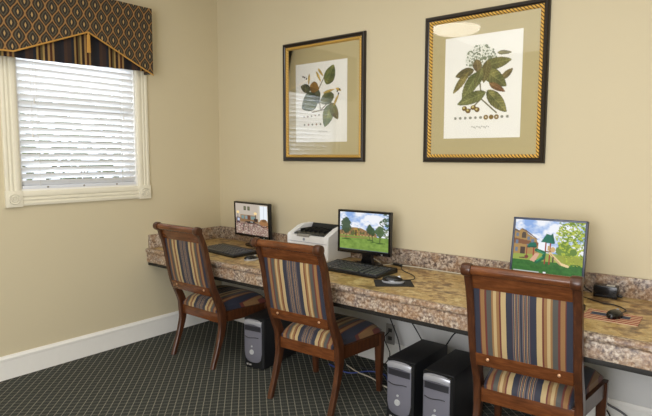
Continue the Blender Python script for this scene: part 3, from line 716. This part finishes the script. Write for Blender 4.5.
MB().cyl((-.03,y0-.0025,.150),(-.03,y0+.002,.150),.010,18).build('logo_badge', M['prn2'], pr, label='small round blue grey badge')
MB().b2((x0-.003+.03,y0-.012,.030),(x1-.03,y0+.004,.060),.004).build('paper_slot', M['prn'], pr)

t = thing('power_adapter','black boxy power adapter on the counter against the backsplash, right of the playground screen','power adapter',(3.315,-.075,ZC),R(4))
MB().b2((-.058,-.036,0),(.062,.034,.066),.006).build('housing', M['blackg'], t)
MB().b2((-.045,-.0378,.012),(.045,-.0355,.016)).build('seam', M['cable'], t); MB().b2((.005,-.02,.0655),(.045,.012,.0667)).build('sticker', M['label'], t)
MB().tube([(.060,0,.015),(.082,-.004,.012)],[.010,.006],8).build('plug_end', M['cable'], t)
t = thing('cable_hub','small black cable junction on the counter right of the lawn screen','cable hub',(1.985,-.075,ZC),R(-10))
MB().b2((-.045,-.016,0),(.045,.016,.016),.004).build('housing', M['black'], t); MB().b2((.02,-.012,.0155),(.035,.008,.0170)).build('indicator', M['grey'], t)

# ------------------------------------------------------------------ computers under the counter
def make_pc():
    root = thing('desktop_computer','','computer'); w, d, h = .178, .42, .37
    b = MB(); b.b2((-w/2,.022,.008),(w/2,d,h),.006); b.build('case', M['pcbody'], root)
    f = MB(); f.loft([[(x,y,z) for x,y in ((-w/2,.03),(-w/2,.012),(-w/2+.014,0),(w/2-.014,0),(w/2,.012),(w/2,.03))] for z in (.012,h-.004)]); f.build('front_surround', M['black'], root)
    # bulging silver fascia: arched top lip, rounded lower edge
    hw = w/2-.012; n = 12; rings = []
    zs = [.052,.058,.075,.12,.20,.29,.325]
    for z in zs:
        k = .35 if z == .052 else (.62 if z == .058 else (.86 if z == .075 else 1)); bul = .010*(1 if z > .06 else .4)
        rings.append([(u*hw*k, -.004-bul*(1-u*u), z) for u in [-1+2*i/n for i in range(n+1)]]+[(u*hw*k, .006, z) for u in [1-2*i/n for i in range(n+1)]])
    MB().loft(rings).build('fascia', M['fascia'], root)
    lip = MB(); lip.loft([[(x, -.007-.012*(1-(x/hw)**2)+dy, z+.010*(1-(x/hw)**2)) for dy,z in ((.014,.322),(0,.322),(-.003,.335),(.002,.352),(.016,.358))] for x in [-hw+2*hw*i/12 for i in range(13)]]); lip.build('top_lip', M['fasciahi'], root)
    bay = MB(); bay.loft([[(x, -.0055-.0105*(1-(x/hw)**2)+dy, z+.004*(1-(x/hw)**2)) for dy,z in ((.008,.282),(-.0005,.282),(-.0005,.318),(.008,.318))] for x in [-hw*.92+2*hw*.92*i/12 for i in range(13)]]); bay.build('drive_bay', M['bay'], root)
    sl = MB(); sl.tube([(x,-.0055-.0105*(1-(x/hw)**2),.235+.006*math.sin(x*40)-.06*(x)) for x in [-hw*.9+hw*1.6*i/14 for i in range(15)]],.0028,6); sl.build('groove', M['bay'], root)
    MB().cyl((-.004,-.012,.130),(-.004,-.019,.130),.019,22,.017).build('badge', M['disc'], root)
    MB().cyl((-.002,-.012,.172),(-.002,-.0175,.172),.0065,14).build('power_button', M['disc'], root)
    for x in (-.055,.0): MB().b2((x,.009,.026),(x+.020,.0118,.036)) if False else None
    pl = MB(); pl.b2((-.064,-.0015,.024),(-.046,.001,.036)); pl.b2((-.040,-.0015,.024),(-.020,.001,.034)); pl.build('front_port', M['grey'], root)
    for sx in (-1,1):
        for yy in (.05,d-.05): MB().b2((sx*.062-.012,yy-.012,0),(sx*.062+.012,yy+.012,.010)).build('foot', M['black'], root)
    return root
pc = make_pc()
for i,(l,a,lab) in enumerate([((1.180,-.705,0),R(8),'black and grey desktop computer on the carpet between the left and middle chairs'),((2.412,-.735,0),R(0),'black and grey desktop computer under the counter, left one of the touching pair'),((2.662,-.765,0),R(1),'black and grey desktop computer under the counter, right one beside the nearest chair')]):
    o = pc if i == 0 else copy_tree(pc); o.location = l; o.rotation_euler.z = a; tag(o,lab,'computer','desktop computers under the counter')

# outlet + cables
op = thing('wall_outlet','grey socket plate on the wall under the counter, behind the middle chair','outlet',(1.893,-.004,.23))
MB().b2((-.036,-.010,-.075),(.036,-.0005,.075),.003).build('plate', M['grey'], op)
for z in (-.03,.03): MB().b2((-.016,-.0125,z-.014),(.016,-.009,z+.014),.002).build('socket', M['greyd'], op)
def cable(pts, r, mat, label, k=7):
    o = MB().tube(smooth_path(pts,k), r, 6).build('power_cable' if mat in ('cable','cabled') else 'network_cable', M[mat]); return tag(o, label, 'cable')
cable([(1.90,-.02,.26),(1.93,-.05,.5),(1.90,-.12,.66)][::-1]+[(1.92,-.012,.20)],.0035,'cable','black cord hanging to the wall socket behind the middle chair') if False else None
cable([(1.86,-.14,.722),(1.93,-.12,.45),(2.02,-.10,.22),(2.06,-.14,.05),(2.08,-.2,.006)],.0045,'cable','black cord dropping from the counter beside the wall socket')
cable([(1.98,-.12,.722),(2.02,-.10,.50),(2.14,-.10,.36),(2.26,-.16,.26),(2.33,-.24,.23),(2.37,-.30,.25)],.0045,'cable','black cord hanging down to the left computer of the pair')
cable([(2.80,-.10,.722),(2.72,-.09,.50),(2.58,-.12,.44),(2.50,-.2,.42),(2.50,-.34,.3745)],.0045,'cable','black cord arching up behind the pair of computers')
cable([(.97,-.20,.722),(.99,-.19,.40),(1.01,-.2,.15),(1.05,-.24,.006)],.004,'cable','thin black cord hanging left of the single computer')
cable([(1.55,-.30,.006),(1.75,-.34,.006),(1.86,-.22,.006),(1.98,-.21,.006),(2.10,-.33,.006),(2.28,-.30,.006)],.0045,'cableb','blue cord lying on the carpet under the middle chair')
cable([(1.66,-.23,.006),(1.80,-.29,.008),(1.95,-.33,.016),(2.12,-.38,.010),(2.30,-.28,.006)],.0045,'cablew','cream cord lying on the carpet under the middle chair')
cable([(1.72,-.10,.30),(1.70,-.16,.12),(1.78,-.20,.006),(1.90,-.14,.03),(1.96,-.12,.12),(1.90,-.1,.22),(1.89,-.03,.25)],.004,'cable','black cord looping to the wall socket under the counter')
cable([(3.18,-.032,.34),(3.24,-.03,.24),(3.304,-.03,.176),(3.342,-.03,.141),(3.388,-.03,.124),(3.439,-.03,.100),(3.52,-.04,.04),(3.60,-.06,.007)],.006,'cabled','thick grey cord sagging along the white baseboard at the right edge')
coil = [(3.20+.10*math.cos(a*1.0)+.004*a,-.22+.065*math.sin(a),.006+.0035*a/2) for a in [k*.45 for k in range(42)]]
cable([(3.22,-.06,.24),(3.28,-.055,.165),(3.335,-.055,.125),(3.365,-.055,.085),(3.385,-.06,.04),(3.38,-.09,.006)],.0045,'cable','short black cord dropping in front of the thick grey cord')
cable(coil,.004,'cable','black cord coiled on the carpet behind the nearest chair',2)
cable([(2.86,-.08,.722),(2.90,-.1,.3),(2.95,-.2,.03),(3.02,-.3,.008),(3.10,-.22,.008),(3.04,-.12,.008),(2.92,-.16,.02)],.0045,'cable','black cord tangled on the carpet behind the legs of the nearest chair')
cable([(1.96,-.095,ZC+.014),(1.90,-.14,ZC+.006),(1.86,-.12,ZC+.02),(1.84,-.17,ZC+.05)],.0032,'cablew','short pale cord at the foot of the lawn screen')
cable([(2.03,-.085,ZC+.010),(2.15,-.055,ZC+.005),(2.35,-.06,ZC+.005),(2.62,-.05,ZC+.005),(2.86,-.06,ZC+.005)],.004,'cablew','pale cord running along the counter below the backsplash')
cable([(2.27,-.485,ZC+.012),(2.30,-.40,ZC+.007),(2.24,-.30,ZC+.005),(2.10,-.20,ZC+.005),(2.03,-.10,ZC+.006)],.0028,'cable','thin black mouse cord curving over the counter to the hub')
cable([(3.455,-.415,ZC+.012),(3.46,-.32,ZC+.005),(3.40,-.25,ZC+.005),(3.33,-.24,ZC+.005),(3.26,-.20,ZC+.006),(3.2,-.16,ZC+.006)],.0028,'cable','thin black mouse cord beside the striped pad')
cable([(3.25,-.10,ZC+.02),(3.22,-.12,ZC+.045),(3.20,-.10,ZC+.06),(3.17,-.13,ZC+.02),(3.13,-.15,ZC+.02)],.0045,'cable','thick black cord joining the adapter and the playground screen')
cable([(.66,-.335,ZC+.010),(.72,-.26,ZC+.006),(.66,-.2,ZC+.006),(.58,-.16,ZC+.02)],.0028,'cable','thin black keyboard cord at the counter corner')
cable([(1.03,-.51,ZC+.012),(1.02,-.42,ZC+.006),(.92,-.30,ZC+.006),(.80,-.18,ZC+.006),(.66,-.12,ZC+.006)],.0028,'cable','thin black mouse cord left of the printer')

# ------------------------------------------------------------------ ceiling lights
for i,(x,y) in enumerate(((1.02,-2.75),(4.4,-3.7))):  # the one nearer the right wall is an added, unseen light
    c = thing('ceiling_light',['round glowing ceiling light nearer the window wall','added unseen round glowing ceiling light nearer the right wall'][i],'light',(x,y,H))
    MB().cyl((0,0,-.002),(0,0,-.03),.30,40).build('canopy', M['white'], c)
    rings = [[(r_*math.cos(q),r_*math.sin(q),z) for q in [2*math.pi*k/36 for k in range(36)]] for r_,z in ((.28,-.03),(.27,-.06),(.22,-.085),(.12,-.10),(.01,-.104))]
    MB().loft(rings).build('diffuser', M['lamp'], c)
def area(name, loc, rot, sx, sy, e, col):
    l = bpy.data.lights.new(name,'AREA'); l.shape = 'RECTANGLE'; l.size = sx; l.size_y = sy; l.energy = e; l.color = lin(col)[:3]
    o = bpy.data.objects.new(name, l); COL.objects.link(o); o.location = loc; o.rotation_euler = rot; return o
def aim(o, t): o.rotation_euler = (Vector(t)-o.location).to_track_quat('-Z','Y').to_euler()
o = area('flash_fill',(3.2,-4.8,1.35),(0,0,0),2.7,2.1,165,(250,251,255)); aim(o,(2.3,0,.85))  # added soft light for the camera flash; the wall behind has no doors
o = area('ceiling_bounce',(2.6,-2.6,2.9),(0,0,0),3.2,3.0,34,(252,250,246))
o = area('daylight_at_window',(-.45,-1.3,1.95),(0,0,0),1.0,1.2,30,(240,246,255)); aim(o,(1,-1.3,1.75))

wd = bpy.data.worlds.new('World'); scn.world = wd; wd.use_nodes = True; t = wd.node_tree; bg = t.nodes['Background']
bg.inputs[0].default_value = (.80,.88,1,1); bg.inputs[1].default_value = 1.5

# ------------------------------------------------------------------ camera
f_, yaw, pitch, roll = 543.91, R(39.058), R(5.482), R(.106)
fw = Vector((-math.sin(yaw)*math.cos(pitch), math.cos(yaw)*math.cos(pitch), -math.sin(pitch)))
r_ = fw.cross(Vector((0,0,1))).normalized(); u_ = r_.cross(fw)
r2 = r_*math.cos(roll)+u_*math.sin(roll); u2 = -r_*math.sin(roll)+u_*math.cos(roll)
cd = bpy.data.cameras.new('Camera'); cam = bpy.data.objects.new('Camera', cd); COL.objects.link(cam)
cam.matrix_world = Matrix(((r2.x,u2.x,-fw.x,3.967),(r2.y,u2.y,-fw.y,-3.317),(r2.z,u2.z,-fw.z,1.528),(0,0,0,1)))
cd.sensor_width = 36; cd.sensor_fit = 'HORIZONTAL'; cd.lens = f_/652*36; cd.clip_start = .05
scn.camera = cam
scn.view_settings.view_transform = 'Standard'; scn.view_settings.look = 'None'; scn.view_settings.gamma = 1; scn.view_settings.exposure = 0.07
scn.view_settings.use_curve_mapping = False
